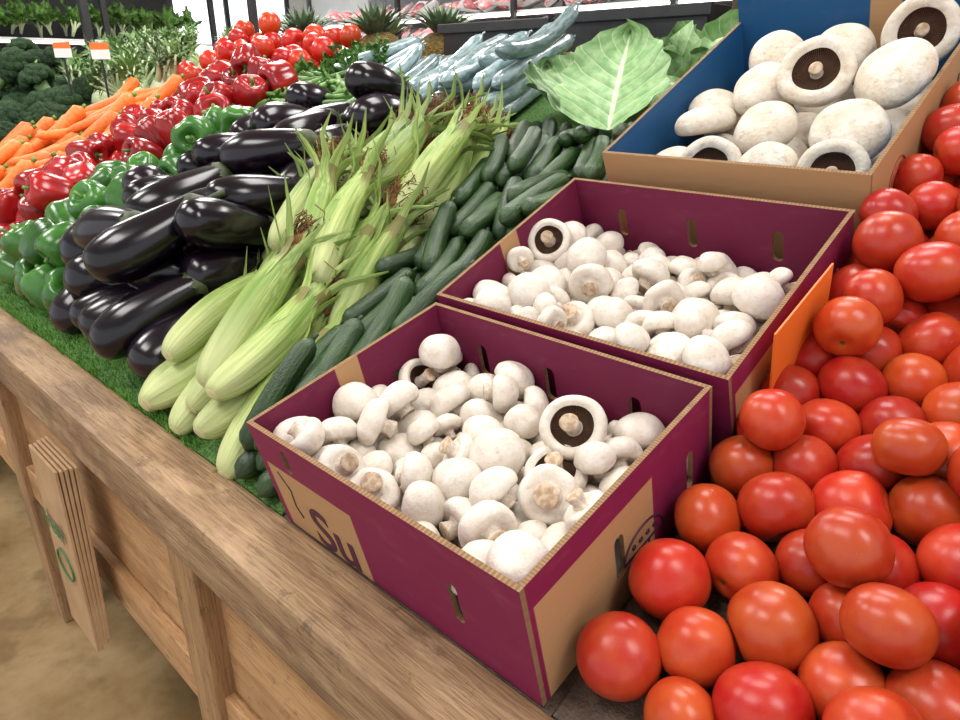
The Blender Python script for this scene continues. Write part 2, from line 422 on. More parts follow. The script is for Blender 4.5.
def fill_mush(name,B,n,rm,seed,gy,nopen):
    L,D,H,t=B['L'],B['D'],B['H'],B['t']; th=.006
    r=rm*rng.uniform(.72,1.25,n)
    C=np.stack([rng.uniform(.03,L-.03,n),rng.uniform(.03,D-.03,n),rng.uniform(.03,.36,n)],1)
    pl=[((0,0,1),(0,0,th)),((1,0,0),(th,0,0)),((-1,0,0),(L-th,0,0)),((0,1,0),(0,th,0)),((0,-1,0),(0,D-th,0))]
    C,_=settle(C,np.tile((0,0,1.),(n,1)),[0],(r*.86)[:,None],pl,(0,-gy,-1),280,.004)
    Rb=Matrix.Rotation(t,3,'X'); nv=Vector((0,-math.sin(t),math.cos(t))); org=Vector(B['f'])-nv*H
    ms=Mass(name,[m_cap,m_stem,m_gill,m_cut])
    order=[int(k) for k in np.argsort(-C[:,2]) if C[k,1]>D*.38]; opset=set(order[int(x)] for x in np.linspace(1,n*.13,nopen)) if nopen else set()
    for i in range(n):
        p=org+Rb@Vector(C[i]); a=random.random()
        if i in opset: 
            ax=Vector((random.gauss(-.3,.3),random.gauss(.6,.25),-.6)); T=random.choice(opens); sc=r[i]*1.15
        else:
            T=random.choice(buts); sc=r[i]
            if a<.58: ax=Vector((random.gauss(0,.55),random.gauss(-.2,.55),1))
            elif a<.86: ax=Vector((random.gauss(0,1),random.gauss(.1,1),.1))
            else: ax=Vector((random.gauss(0,.6),random.gauss(.5,.5),-.8))
        ax.normalize(); p=p+ax*(.10*sc)
        ms.add(T,TM(p,rotm(ax),(sc,sc,sc*random.uniform(.88,1.1))))
    return ms.build()
fill_mush('button_mushrooms',B1,190,.0243,1,.10,3)
fill_mush('button_mushrooms.001',B2,205,.0246,2,.15,1)
# portobellos
ports=[opened(90+i,.46,.60,.34,.17,.028) for i in range(4)]
m_cap2=M_('portobello_cap',(.72,.66,.57),(.60,.51,.40),sc=1.6,rough=.6,bump=.15,bsc=6,rv=.07,bd=.05,blot=((.36,.24,.14),4,.50,.74,.6),spec=.25)
ms=Mass('portobello_mushrooms',[m_cap2,m_stem,m_gill,m_cut])
t=t3; Rb=Matrix.Rotation(t,3,'X'); nv=Vector((0,-math.sin(t),math.cos(t))); org=Vector(B3['f'])-nv*B3['H']
def port(x,y,z,r,ax):
    ax=Vector(ax).normalized(); ms.add(random.choice(ports),TM(org+Rb@Vector((x,y,z)),rotm(Rb@ax),(r,r,r*random.uniform(.9,1.1))))
for x in (.07,.19,.31):
    for y in (.07,.18,.29,.40):
        port(x+random.uniform(-.01,.01),y,.04,.055,(random.gauss(0,.2),random.gauss(0,.2),1))
for p in [(.085,.055,.100,.040,(.0,-.3,1)),(.145,.058,.104,.045,(-.2,.75,-.65)),(.230,.055,.108,.042,(.1,-.7,.8)),(.318,.058,.108,.046,(-.2,.7,-.7)),
          (.080,.17,.115,.048,(-.2,.35,.95)),(.185,.155,.118,.046,(-.1,-.5,1)),(.305,.155,.120,.052,(.1,-.4,1)),
          (.13,.265,.125,.047,(-.2,-.5,1)),(.215,.27,.146,.055,(-.15,.6,-.75)),(.322,.265,.15,.054,(-.3,-.5,.9)),
          (.105,.38,.125,.046,(.1,-.5,.8)),(.21,.385,.13,.050,(.2,-.4,1)),(.32,.385,.155,.052,(-.3,.75,-.5)),(.06,.245,.095,.045,(.3,-.2,1))]: port(*p)
ms.build()
# ------------------------------------------------------------ tomatoes
def tommat(name,a,b,rough=.31):
    q=NB(name); v=q.attr('lp'); r=q.attr('rnd','Fac'); s=q.sep(v)
    off=q.math('MULTIPLY',r,31.); vo=q.vadd(v,q.comb(off,off,off)); n=q.noise(vo,1.1,2)
    c=q.mix(q.ss(n,.35,.7),a,b)
    rad=q.math('SQRT',q.math('ADD',q.math('POWER',s[0],2.),q.math('POWER',s[1],2.)))
    sc=q.math('MULTIPLY',q.math('SUBTRACT',1.,q.ss(rad,.06,.11)),q.ss(s[2],.3,.4))
    ye=q.math('MULTIPLY',q.math('SUBTRACT',1.,q.ss(rad,.08,.38)),q.ss(s[2],.3,.4))
    c=q.mix(q.math('MULTIPLY',ye,.3),c,(.50,.11,.02)); c=q.mix(sc,c,(.10,.07,.02))
    h=q.n.new('ShaderNodeHueSaturation'); q.l.new(c,h.inputs['Color']); q.l.new(q.math('MULTIPLY_ADD',r,.36,.80),h.inputs['Value'])
    q.l.new(q.math('MULTIPLY_ADD',q.math('FRACT',q.math('MULTIPLY',r,7.3)),.016,.494),h.inputs['Hue'])
    sp=q.noise(vo,38,2); c2=q.mix(q.math('MULTIPLY',q.ss(sp,.66,.72),.28),h.outputs[0],(.70,.28,.12))
    rg=q.math('MULTIPLY_ADD',q.noise(vo,2,2),.14,rough-.07)
    return q.fin(c2,rg,.0,.42)
m_tom=tommat('tomato_skin',(.43,.022,.009),(.48,.055,.016)); m_tgreen=M_('tomato_calyx',(.08,.2,.02),(.14,.3,.05))
def tomT(seed):
    r=random.Random(seed); f=r.uniform(.90,1.03); am=r.uniform(.004,.014); ph=r.random()*6
    P=catmull([(0,.78),(.10,.79),(.24,.85),(.5,.85),(.8,.64),(.97,.27),(1,-.05),(.92,-.42),(.68,-.74),(.36,-.90),(.12,-.94),(0,-.945)],3)
    return lathe([(p[0],p[1]*f) for p in P],32,0,lambda th,z,rr:1+am*math.cos(5*th+ph)*(1 if z>-.5 else .5)+.010*math.cos(2*th+ph))
toms=[tomT(i) for i in range(5)]
n=265; r=.0328*rng.uniform(.88,1.1,n); dn=np.array((0,-.387,.922))
C=np.stack([rng.uniform(-.2,.28,n),rng.uniform(.38,1.2,n),np.zeros(n)],1); C[:,2]=.80+.42*(C[:,1]-.353)+rng.uniform(.04,.36,n)
C,_=settle(C,np.tile((0,0,1.),(n,1)),[0],(r*.94)[:,None],[(dn,(0,.353,.80)),((1,0,0),(-.252,0,0)),((-1,0,0),(.33,0,0)),((0,1,-.30),(0,.300,.80)),((0,-1,0),(0,1.25,0))],-dn,280,.005)
ms=Mass('tomato_pile',[m_tom])
for i in range(n):
    a=Vector((random.gauss(0,1),random.gauss(.4,1),random.gauss(-.7,.9)))
    ms.add(random.choice(toms),TM(C[i],rotm(a),r[i]))
ms.build()
# ------------------------------------------------------------ elongated produce
dp=np.array((0,-SL,1.)); dp/=np.linalg.norm(dp); DP=(dp,(0,.353,.80))
def side(u0,k,sgn): return ((sgn,sgn*k,0),(u0,.36,0))
def zdeck(v): return .80+SL*(v-.353)
FR=((0,1,-.35),(0,.335,.80))
def rods(n,k,L,rads,ulo,uhi,kk,tiers,vj,dirs,layers,iters=150,front=FR,extra=[],khi=None):
    khi=kk if khi is None else khi
    offs=np.linspace(-L/2,L/2,k); 
    v=np.array([tiers[i%len(tiers)] for i in range(n)])+rng.normal(0,vj,n)
    a=rng.uniform(0,1,n); u=(ulo-kk*(v-.36))*(1-a)+(uhi-khi*(v-.36))*a
    C=np.stack([u,v,zdeck(v)+.03+rng.uniform(0,layers,n)],1)
    D=np.array([Vector((dirs[0]+random.gauss(0,dirs[3]),dirs[1],dirs[2]+random.gauss(0,.05))).normalized() for _ in range(n)])
    return settle(C,D,offs,np.tile(rads,(n,1)),[DP,front,side(ulo,kk,1),side(uhi,khi,-1)]+extra,-dp,iters)
# eggplant
m_egg=M_('eggplant_skin',(.003,.0013,.004),(.007,.0022,.007),sc=3,rough=.20,coat=.0,rv=.4,spec=.5)
m_ecal=M_('eggplant_calyx',(.022,.035,.012),(.06,.075,.025),sc=30,rough=.6)
def eggT(seed):
    r=random.Random(seed); b=r.uniform(-1.2,1.2); f=r.uniform(.9,1.08)
    P=catmull([(0,-.098),(.016,-.095),(.033,-.080),(.0425,-.045),(.042,-.01),(.036,.03),(.029,.065),(.023,.085),(.012,.094),(0,.096)],4)
    a=lathe([(p[0]*f,p[1]) for p in P],28)
    c=lathe(catmull([(.0290*f,.062),(.0272*f,.074),(.0235*f,.088),(.013,.098),(.006,.103),(0,.104)],3),30,1,lambda th,z,rr:1+.02*math.cos(5*th))
    for i,v in enumerate(c['V']):
        if v[2]<.068: v[2]+=.012*math.cos(5*math.atan2(v[1],v[0]))
    s=tube([(0,0,.098),(.002,0,.115),(.007,0,.132)],[.0055,.005,.006],8,1)
    t=join(a,c,s)
    t['V'][:,0]+=b*(t['V'][:,2]**2)
    return t
eggs=[eggT(i) for i in range(5)]
n=52; C,D=rods(n,4,.150,np.array([.039,.044,.040,.028]),-1.54,-1.06,.28,[.445,.62,.79,.95,1.05],.015,(.20,.92,.34,.12),.20,170,FR,[((0,-1,0),(0,1.22,0))])
ms=Mass('eggplant_pile',[m_egg,m_ecal])
for i in range(n):
    d=Vector(D[i]); 
    if d.z>.62: d=Vector((.2,.85,.42)).normalized()
    ms.add(random.choice(eggs),TM(C[i],rotm(d),random.uniform(1.04,1.16)))
ms.build()
# corn
def huskmat():
    q=NB('corn_husk'); r=q.attr('rnd','Fac'); v=q.attr('lp'); off=q.math('MULTIPLY',r,37.)
    vo=q.vadd(q.mapv(v,(1,1,.10)),q.comb(off,off,off)); n1=q.noise(vo,7,3); n2=q.noise(q.vadd(q.mapv(v,(1,1,.6)),q.comb(off,off,off)),1.2,3)
    c=q.mix(q.ss(n1,.35,.65),(.22,.33,.06),(.43,.50,.17)); c=q.mix(q.math('MULTIPLY',q.ss(n2,.38,.66),.7),c,(.12,.23,.03))
    z=q.sep(v)[2]
    pale=q.math('SUBTRACT',1.,q.ss(z,-1.45,.3)); c=q.mix(q.math('MULTIPLY',pale,.6),c,(.58,.58,.30))
    tip=q.math('MULTIPLY',q.ss(z,1.05,1.5),q.math('LESS_THAN',z,1.95)); c=q.mix(q.math('MULTIPLY',tip,.7),c,(.18,.12,.04))
    h=q.n.new('ShaderNodeHueSaturation'); q.l.new(c,h.inputs['Color']); q.l.new(q.math('MULTIPLY_ADD',r,.3,.82),h.inputs['Value'])
    q.bump(n1,.6,.003); return q.fin(h.outputs[0],.5,spec=.35)
m_husk=huskmat(); m_silk=M_('corn_silk',(.07,.028,.012),(.26,.13,.045),rough=.8,rv=.3,spec=.2); m_hend=M_('corn_stalk_end',(.62,.60,.36),(.5,.45,.2),sc=30,rough=.7)
m_flag=M_('corn_flag_leaf',(.14,.24,.04),(.32,.40,.11),sc=3,rough=.5,rv=.25)
def cornT(seed):
    r=random.Random(seed); ph=r.random()*6
    P=catmull([(0,-.122),(.008,-.121),(.0155,-.112),(.0215,-.088),(.0250,-.04),(.0248,.01),(.021,.055),(.0155,.088),(.010,.11),(.006,.125),(0,.130)],4)
    def fn(th,z,rr): return 1+.03*math.cos(6*th+ph+z*9)+.016*math.cos(17*th-z*14)+.04*abs(math.sin(1.5*th+z*6+ph))
    body=lathe(P,48,lambda rr,z,i:2 if z<-.1205 else 0,fn)
    body['LP']=np.array([(math.cos(math.atan2(v[1],v[0])),math.sin(math.atan2(v[1],v[0])),v[2]*12) for v in body['V']])
    parts=[body]
    for i in range(8):
        a=i*.8+r.uniform(0,.5); fl=r.uniform(.01,.10); L=r.uniform(.11,.16); z0=r.uniform(-.03,.03); pts=[];W=[]
        for j in range(9):
            t=j/8; z=z0+t*L*1.0
            rr=np.interp(z,[-.1,-.04,.01,.055,.088,.11,.16],[.020,.0262,.0262,.0224,.0172,.0125,.010])+fl*max(0,t-.45)**2*3
            aa=a+t*r.uniform(-.02,.25); pts.append((rr*math.cos(aa),rr*math.sin(aa),z)); W.append(.0125*(1-t)**.6*math.sin(math.pi*min(.5,t*1.5+.1))+.0008)
        parts.append(ribbon(pts,W,(math.cos(a),math.sin(a),0),3 if i%2 else 0,.35))
    for i in range(4):
        a=r.random()*6.28; L=r.uniform(.03,.10); o=r.uniform(.02,.08)
        pts=[((.008+o*t**1.6)*math.cos(a+t*.4),(.008+o*t**1.6)*math.sin(a+t*.4),.085+L*t) for t in (0,.25,.5,.75,1)]
        parts.append(ribbon(pts,[.006,.0065,.005,.003,.0005],(math.cos(a),math.sin(a),.1),3,.4))
    for i in range(130):
        a=r.random()*6.28; s=r.uniform(.004,.026); L=r.uniform(.005,.05); w2=r.uniform(-1.6,1.6)
        P=[(.006*math.cos(a),.006*math.sin(a),.108),(s*.8*math.cos(a),s*.8*math.sin(a),.118+L*.6),(s*math.cos(a+w2*.5),s*math.sin(a+w2*.5),.124+L*.9),(s*1.15*math.cos(a+w2),s*1.15*math.sin(a+w2),.120+L*r.uniform(.3,1.2))]
        parts.append(tube(P,.0008,3,1))
    parts.append(lathe([(0,.100),(.012,.108),(.015,.120),(.014,.134),(.008,.150),(0,.158)],15,1,lambda th,z,rr:1+.3*math.sin(4*th+z*300)))
    t=join(*parts); t['V'][:,0]+=r.uniform(-.9,.9)*t['V'][:,2]**2
    return t
corns=[cornT(i) for i in range(6)]
C=[];D=[]
def rowc(vb,h,dr,cnt,u0,u1,jit=.09):
    for i in range(cnt):
        d=Vector((dr[0]+random.gauss(0,jit),dr[1],dr[2]+random.gauss(0,.05))).normalized()
        v=vb+random.gauss(0,.022); u=u0+(u1-u0)*(i+.5)/cnt-.30*(v-.36)+random.gauss(0,.008)
        b=Vector((u,v,zdeck(v)+h)); C.append(b+d*.135); D.append(d)
rowc(.345,.032,(-.24,.88,.36),5,-1.07,-.80,.08); rowc(.395,.075,(-.26,.88,.36),4,-1.05,-.80,.1)
rowc(.56,.055,(-.36,.76,.55),5,-1.06,-.80,.16); rowc(.69,.065,(-.30,.78,.52),5,-1.06,-.80,.16); rowc(.82,.060,(-.22,.80,.50),5,-1.04,-.78,.14); rowc(.93,.05,(-.18,.82,.48),4,-1.0,-.80)
rowc(.62,.105,(-.34,.74,.62),3,-1.03,-.82,.18); rowc(.78,.11,(-.18,.76,.56),3,-1.0,-.80,.12)
n=len(C); C,D=settle(C,D,np.linspace(-.11,.11,5),np.tile(np.array([.024,.029,.029,.025,.016]),(n,1)),[DP,FR,side(-1.09,.30,1),side(-.775,.30,-1)],-dp,45,.0012)
ms=Mass('sweet_corn_pile',[m_husk,m_silk,m_hend,m_flag])
for i in range(n): ms.add(random.choice(corns),TM(C[i],rotm(D[i]),random.uniform(1.12,1.24)))
ms.build()
# cucumbers
def cucmat(name,a,b,rough=.4,coat=0.):
    q=NB(name); r=q.attr('rnd','Fac'); v=q.attr('lp'); off=q.math('MULTIPLY',r,37.); oo=q.comb(off,off,off)
    n1=q.noise(q.vadd(q.mapv(v,(1,1,.12)),oo),5,3); n2=q.noise(q.vadd(v,oo),9,2)
    c=q.mix(q.ss(n1,.42,.72),a,b); c=q.mix(q.math('MULTIPLY',q.ss(n2,.62,.7),.4),c,(b[0]*1.3,b[1]*1.3,b[2]))
    h=q.n.new('ShaderNodeHueSaturation'); q.l.new(c,h.inputs['Color']); q.l.new(q.math('MULTIPLY_ADD',r,.5,.75),h.inputs['Value'])
    q.bump(n2,.6,.002); return q.fin(h.outputs[0],rough,coat)
m_cuc=cucmat('cucumber_skin',(.009,.032,.007),(.038,.095,.015),.40)
def cucT(seed,L=.17,R=.018,n=16):
    r=random.Random(seed); b=r.uniform(-1.2,1.2); P=[];Rr=[]
    for i in range(19):
        t=i/18; z=(t-.5)*L; e=min(t,1-t); P.append((b*z*z,0,z)); Rr.append(max(.0015,R*min(1,(e/.10))**.5*(1-.12*t)))
    return join(tube(P,Rr,n,0,lambda th,s:1+.03*math.cos(5*th)+.015*math.sin(s*400+th*3)),tube([(b*L*L/4,0,L/2-.002),(b*L*L/4+.002,0,L/2+.008)],.003,6,0))
cucs=[cucT(i) for i in range(5)]
n=92; C,D=rods(n,4,.13,np.array([.018]*4),-.785,-.675,.30,[.43,.58,.73,.88,1.03,1.14,.9,1.05],.03,(-.26,.90,.40,.15),.20,180,FR,[((-1,0,0),(-.672,0,0))],khi=.03)
ms=Mass('cucumber_pile',[m_cuc])
for i in range(n): ms.add(random.choice(cucs),TM(C[i],rotm(D[i]),random.uniform(.95,1.08)))
ms.build()
# capsicums
m_red=M_('capsicum_red',(.38,.010,.010),(.24,.006,.008),sc=1.2,rough=.22,coat=.05,rv=.25)
m_grn=M_('capsicum_green',(.022,.10,.013),(.05,.17,.025),sc=1.2,rough=.24,coat=.05,rv=.3)
m_cst=M_('capsicum_stem',(.09,.2,.04),(.16,.3,.07),rough=.6)
def capT(seed):
    r=random.Random(seed); ph=r.random()*6; k=r.choice([3,4,4])
    P=catmull([(0,.50),(.14,.52),(.32,.70),(.6,.80),(.86,.62),(.96,.28),(.92,-.15),(.82,-.55),(.58,-.88),(.25,-.86),(0,-.76)],3)
    def fn(th,z,rr): return 1-.17*(1-abs(math.cos(k*th/2+ph)))**1.3*(1 if rr>.3 else rr/.3)+.04*math.cos(th+ph)
    a=lathe(P,36,0,fn)
    s=join(lathe([(0,.62),(.1,.62),(.2,.58),(.17,.53),(0,.5)],14,1),tube([(0,0,.58),(.03,0,.75),(.12,0,.95)],[.08,.07,.09],8,1))
    return join(a,s)
caps=[capT(i) for i in range(6)]
def capfill(name,n,ulo,uhi,klo,khi,vmax,mat,vlo=.38):
    r=.052*rng.uniform(.88,1.12,n); v=rng.uniform(vlo,vmax-.05,n); u=rng.uniform(ulo+.04,uhi-.04,n)
    C=np.stack([u,v,zdeck(v)+rng.uniform(.04,.3,n)],1)
    C,_=settle(C,np.tile((0,0,1.),(n,1)),[0],(r*.90)[:,None],[DP,FR,side(ulo,klo,1),side(uhi,khi,-1),((0,-1,0),(0,vmax,0))],-dp,220)
    ms=Mass(name,[mat,m_cst])
    for i in range(n):
        ms.add(random.choice(caps),TM(C[i],rotm((random.gauss(0,.8),random.gauss(-.2,.9),random.gauss(.1,.7))),(r[i],r[i],r[i]*random.uniform(1,1.2))))
    ms.build()
capfill('green_capsicum_pile',46,-1.96,-1.50,-.02,.27,.98,m_grn)
capfill('red_capsicum_pile',86,-2.38,-1.94,.06,-.02,1.25,m_red)
# carrots
m_car=M_('carrot_skin',(.80,.22,.03),(.68,.15,.015),sc=2,rough=.45,bump=.3,bsc=4,rv=.15,stretch=(1,1,3),bd=.01)
def carT(seed):
    r=random.Random(seed); b=r.uniform(-1,1); P=[];R=[]
    for i in range(15):
        t=i/14; z=(.5-t)*.19; P.append((b*z*z,0,z)); R.append(max(.001,.0185*(min(1,t/.05)**.5)*(1-t*.5)*(1 if t<.93 else (1-t)/.07)))
    return join(tube(P,R,12,0,lambda th,s:1+.03*math.sin(s*700)),tube([(b*.009,0,.093),(b*.009,0,.102)],.005,6,1))
cars=[carT(i) for i in range(4)]
n=230; C,D=rods(n,3,.14,np.array([.017,.021,.024]),-3.12,-2.37,0,[.45,.62,.78,.94,1.08],.04,(.25,.85,.30,.30),.30,110)
ms=Mass('carrot_pile',[m_car,m_tgreen])
for i in range(n): ms.add(random.choice(cars),TM(C[i],rotm(D[i]),random.uniform(1.3,1.5)))
ms.build()
# broccoli
m_bro=M_('broccoli_floret',(.04,.095,.04),(.10,.19,.08),sc=14,rough=.85,bump=1,bsc=30,bd=.05,rv=.25,spec=.2)
m_bst=M_('broccoli_stem',(.18,.30,.10),(.25,.38,.14),rough=.6)
def broT(seed):
    r=random.Random(seed); parts=[tube([(0,0,-1.1),(0,0,-.2)],[.3,.4],10,1)]
    sp=catmull([(0,1),(.55,.83),(.95,.3),(.95,-.3),(.5,-.85),(0,-1)],2)
    s=lathe(sp,9)
    for i in range(34):
        ph=i*2.4; y=1-i/33*1.15; rr=math.sqrt(max(0,1-y*y))
        p=(rr*math.cos(ph)*.78,rr*math.sin(ph)*.78,y*.55); k=r.uniform(.2,.3)
        parts.append(xf(s,TM(p,np.eye(3),k),False))
    return join(*parts)
bros=[broT(i) for i in range(3)]
def heap(name,mats,Ts,n,r0,ulo,uhi,v0,v1,layers,rotf,sq=.95,iters=140,zs=1):
    r=r0*rng.uniform(.88,1.12,n); v=rng.uniform(v0,v1,n); u=rng.uniform(ulo,uhi,n)
    C=np.stack([u,v,zdeck(v)+rng.uniform(.03,layers,n)],1)
    C,_=settle(C,np.tile((0,0,1.),(n,1)),[0],(r*sq)[:,None],[DP,FR,side(ulo,0,1),side(uhi,0,-1),((0,-1,0),(0,v1,0)),((0,1,0),(0,v0,0))],-dp,iters)
    ms=Mass(name,mats)
    for i in range(n): ms.add(random.choice(Ts),TM(C[i],rotf(),(r[i],r[i],r[i]*zs)))
    return ms.build()
heap('broccoli_pile',[m_bro,m_bst],bros,58,.085,-4.6,-3.17,.40,1.30,.3,lambda:rotm((random.gauss(0,.4),random.gauss(-.3,.4),1)))
heap('vine_tomato_pile',[tommat('vine_tomato_skin',(.50,.016,.007),(.46,.03,.010),.27)],toms,92,.041,-2.95,-2.12,1.26,1.66,.30,rrot,.96,150)
# leafy greens
def leafmat(name,a,b,vein):
    q=NB(name); v=q.attr('lp'); r=q.attr('rnd','Fac'); s=q.sep(v); ax=q.math('ABSOLUTE',s[0])
    off=q.math('MULTIPLY',r,37.); n=q.noise(q.vadd(v,q.comb(off,off,off)),4,4)
    c=q.mix(q.ss(n,.35,.65),a,b)
    w=q.math('ABSOLUTE',q.math('SINE',q.math('MULTIPLY',q.math('SUBTRACT',s[1],q.math('MULTIPLY',ax,.5)),13.)))
    f1=q.math('SUBTRACT',1.,q.ss(w,.03,.16)); f2=q.math('SUBTRACT',1.,q.ss(ax,.02,.07))
    c=q.mix(q.math('MAXIMUM',q.math('MULTIPLY',f1,.6),f2),c,vein)
    h=q.n.new('ShaderNodeHueSaturation'); q.l.new(c,h.inputs['Color']); q.l.new(q.math('MULTIPLY_ADD',r,.5,.75),h.inputs['Value'])
    q.bump(q.math('ADD',n,w),.5,.006); return q.fin(h.outputs[0],.45,spec=.4)
m_cab=leafmat('cabbage_leaf',(.16,.30,.11),(.28,.42,.20),(.54,.62,.40))
m_lf=leafmat('green_leaf',(.04,.13,.02),(.12,.25,.04),(.25,.38,.12))
m_lf2=leafmat('pale_leaf',(.06,.16,.03),(.17,.29,.07),(.35,.45,.2))
m_stalk=M_('pale_stalk',(.5,.6,.3),(.65,.72,.5),rough=.4)
def cabT(seed):
    r=random.Random(seed); core=lathe(catmull([(0,.9),(.6,.75),(.95,.2),(.9,-.4),(.5,-.85),(0,-.95)],4),24,0,wob(seed,.03))
    parts=[core]
    for i in range(7):
        L=leaf(2.1,1.25,r.uniform(-.05,.15),.12,seed*20+i,12,16,0,4)
        A=Matrix.Rotation(i*.9+r.random()*.3,4,'Z')@Matrix.Translation((0,.35,-.75))@Matrix.Rotation(math.radians(r.uniform(22,62)),4,'X')
        parts.append(xf(L,np.array(A)))
    return join(*parts)
cabsT=[cabT(i) for i in range(3)]
ms=Mass('cabbage_pile',[m_cab])
for (u,v,h,s,ax) in [(-.765,1.34,.030,.08,(-.1,-.6,1)),(-.93,1.46,.01,.07,(-.3,-.4,1)),(-.70,1.52,.03,.09,(.2,-.3,1)),(-.88,1.57,.01,.07,(0,-.3,1))]:
    ms.add(random.choice(cabsT),TM((u,v,zdeck(v)+h),rotm(ax),s))
def lean(L,W,cu,ru,sd,loc,yaw,pitch,roll,rn):
    ms.add(leaf(L,W,cu,ru,sd,18,24,0,4),TM(loc,np.array(Matrix.Rotation(math.radians(yaw),3,'Z')@Matrix.Rotation(math.radians(pitch),3,'X')@Matrix.Rotation(math.radians(roll),3,'Y'))),rn)
lean(.225,.105,-.10,.07,77,(-.765,1.155,zdeck(1.155)+.085),22,56,-8,1.0)
lean(.20,.085,-.25,.12,78,(-.90,1.25,zdeck(1.25)+.055),30,50,10,.55)
lean(.18,.075,-.2,.16,79,(-1.00,1.30,zdeck(1.30)+.05),45,40,15,.0)
ms.build()
def bunchT(seed,nl=12,L=1.9,W=.4,st=True,ruf=.4):
    r=random.Random(seed); parts=[]
    for i in range(nl):
        a=r.random()*6.28; ln=L*r.uniform(.6,1); t=r.uniform(10,50)
        lf=leaf(ln,W*r.uniform(.6,1.1),r.uniform(-.35,-.05),ruf,seed*30+i,8,12,0,7)
        A=Matrix.Rotation(a,4,'Z')@Matrix.Translation((0,.05,.2 if st else 0))@Matrix.Rotation(math.radians(90-t),4,'X')
        parts.append(xf(lf,np.array(A)))
        if st:
            d=Vector((-math.sin(a),math.cos(a),0)); parts.append(tube([(0,0,-.6),tuple(d*.1+Vector((0,0,0))),tuple(d*(.1+.5*math.sin(math.radians(t)))+Vector((0,0,.5)))],[.09,.07,.04],6,1))
    return join(*parts)
bun=[bunchT(i) for i in range(4)]
ms=Mass('leafy_green_bunches',[m_lf,m_stalk])
for i in range(26):
    u=random.uniform(-2.12,-1.82); v=random.uniform(1.22,1.62)
    ms.add(random.choice(bun),TM((u,v,zdeck(v)+.03),rotm((random.gauss(0,.6),random.gauss(-.5,.4),.6)),random.uniform(.05,.065)))
ms.build()
def fenT(seed):
    r=random.Random(seed); parts=[lathe(catmull([(0,-1),(.5,-.9),(.75,-.4),(.6,.2),(.3,.6),(.25,.8)],3),16,1,lambda th,z,rr:1+.12*math.cos(2*th)+.04*math.cos(9*th))]
    for i in range(6):
        a=i*1.05+r.random()*.4; t=r.uniform(.1,.5); L=r.uniform(1.3,1.9)
        e=(math.cos(a)*t*L,math.sin(a)*t*L,.5+L); parts.append(tube([(math.cos(a)*.2,math.sin(a)*.2,.4),(e[0]*.5,e[1]*.5,.5+L*.5),e],[.15,.12,.06],6,1))
        for j in range(16):
            s=r.uniform(.5,1.05); b=(e[0]*s,e[1]*s,.5+L*s); d=Vector((r.gauss(0,1),r.gauss(0,1),r.gauss(.6,.6))).normalized()*r.uniform(.4,.9)
            parts.append(ribbon([b,tuple(Vector(b)+d*.5+Vector((0,0,.05))),tuple(Vector(b)+d)],[.05,.09,.004],(.3,.2,1),0,.2))
    return join(*parts)
fens=[fenT(i) for i in range(3)]
ms=Mass('fennel_bunches',[m_lf2,m_stalk])
for i in range(46):
    u=random.uniform(-4.3,-3.0); v=random.uniform(1.18,1.66)
    ms.add(random.choice(fens),TM((u,v,zdeck(v)+.06),rotm((random.gauss(.3,.4),random.gauss(.1,.4),1)),random.uniform(.055,.068)))
ms.build()
# okra
m_bean=cucmat('okra_skin',(.08,.19,.03),(.16,.30,.06),.5)
okr=[cucT(30+i,.10,.0085,7) for i in range(3)]
ms=Mass('okra_pile',[m_bean])
for i in range(330):
    u=random.uniform(-2.12,-1.50); v=random.uniform(1.10,1.32)
    ms.add(random.choice(okr),TM((u,v,zdeck(v)+random.uniform(.02,.13)),rotm((random.gauss(0,1),random.gauss(.5,.6),random.gauss(.2,.25))),1))
ms.build()
# film-wrapped long cucumbers
def wrapmat():
    q=NB('film_wrapped_cucumber_skin'); r=q.attr('rnd','Fac'); v=q.attr('lp'); off=q.math('MULTIPLY',r,37.); oo=q.comb(off,off,off)
    n2=q.noise(q.vadd(q.mapv(v,(1,1,.5)),oo),2.0,3)
    c=q.mix(q.ss(n2,.35,.65),(.15,.24,.23),(.34,.43,.46))
    h=q.n.new('ShaderNodeHueSaturation'); q.l.new(c,h.inputs['Color']); q.l.new(q.math('MULTIPLY_ADD',r,.5,.7),h.inputs['Value'])
    q.bump(n2,.4,.003); return q.fin(h.outputs[0],.15,.6)
m_wrap=wrapmat()
wr=[cucT(60+i,.38,.022,20) for i in range(3)]
n=48; C,D=rods(n,6,.34,np.array([.0240]*6),-1.84,-1.06,.1,[1.38,1.46],.03,(-.15,.92,.36,.05),.24,160,FR,[((0,-1,0),(0,1.72,0))])
ms=Mass('wrapped_cucumber_pile',[m_wrap])
for i in range(n): ms.add(random.choice(wr),TM(C[i],rotm(D[i]),1))
ms.build()
# pineapples
m_pin=M_('pineapple_skin',(.28,.16,.03),(.12,.10,.03),sc=6,rough=.7,bump=.8,bsc=8,bd=.05); m_pl=M_('pineapple_leaf',(.09,.15,.08),(.20,.28,.17),rough=.5,rv=.3)
def pinT(seed):
    r=random.Random(seed)
    b=lathe(catmull([(0,-1.5),(.5,-1.42),(.85,-.9),(.95,0),(.85,.6),(.5,.95),(0,1)],5),32,0,lambda th,z,rr:1+.04*math.sin(8*th+z*12)*math.sin(8*th-z*12))
    parts=[b]
    for i in range(56):
        a=i*2.4; t=1-i/56; L=r.uniform(.9,1.3); out=.2+1.7*t*r.uniform(.7,1.1)
        P=[(.1*math.cos(a),.1*math.sin(a),.9)]+[((.1+out*s**1.3)*math.cos(a),(.1+out*s**1.3)*math.sin(a),.9+L*s*(1-.5*t*s)) for s in (.25,.5,.75,1)]
        parts.append(ribbon(P,[.13,.17,.14,.08,.005],(math.cos(a),math.sin(a),.3),1,-.4))
    return join(*parts)
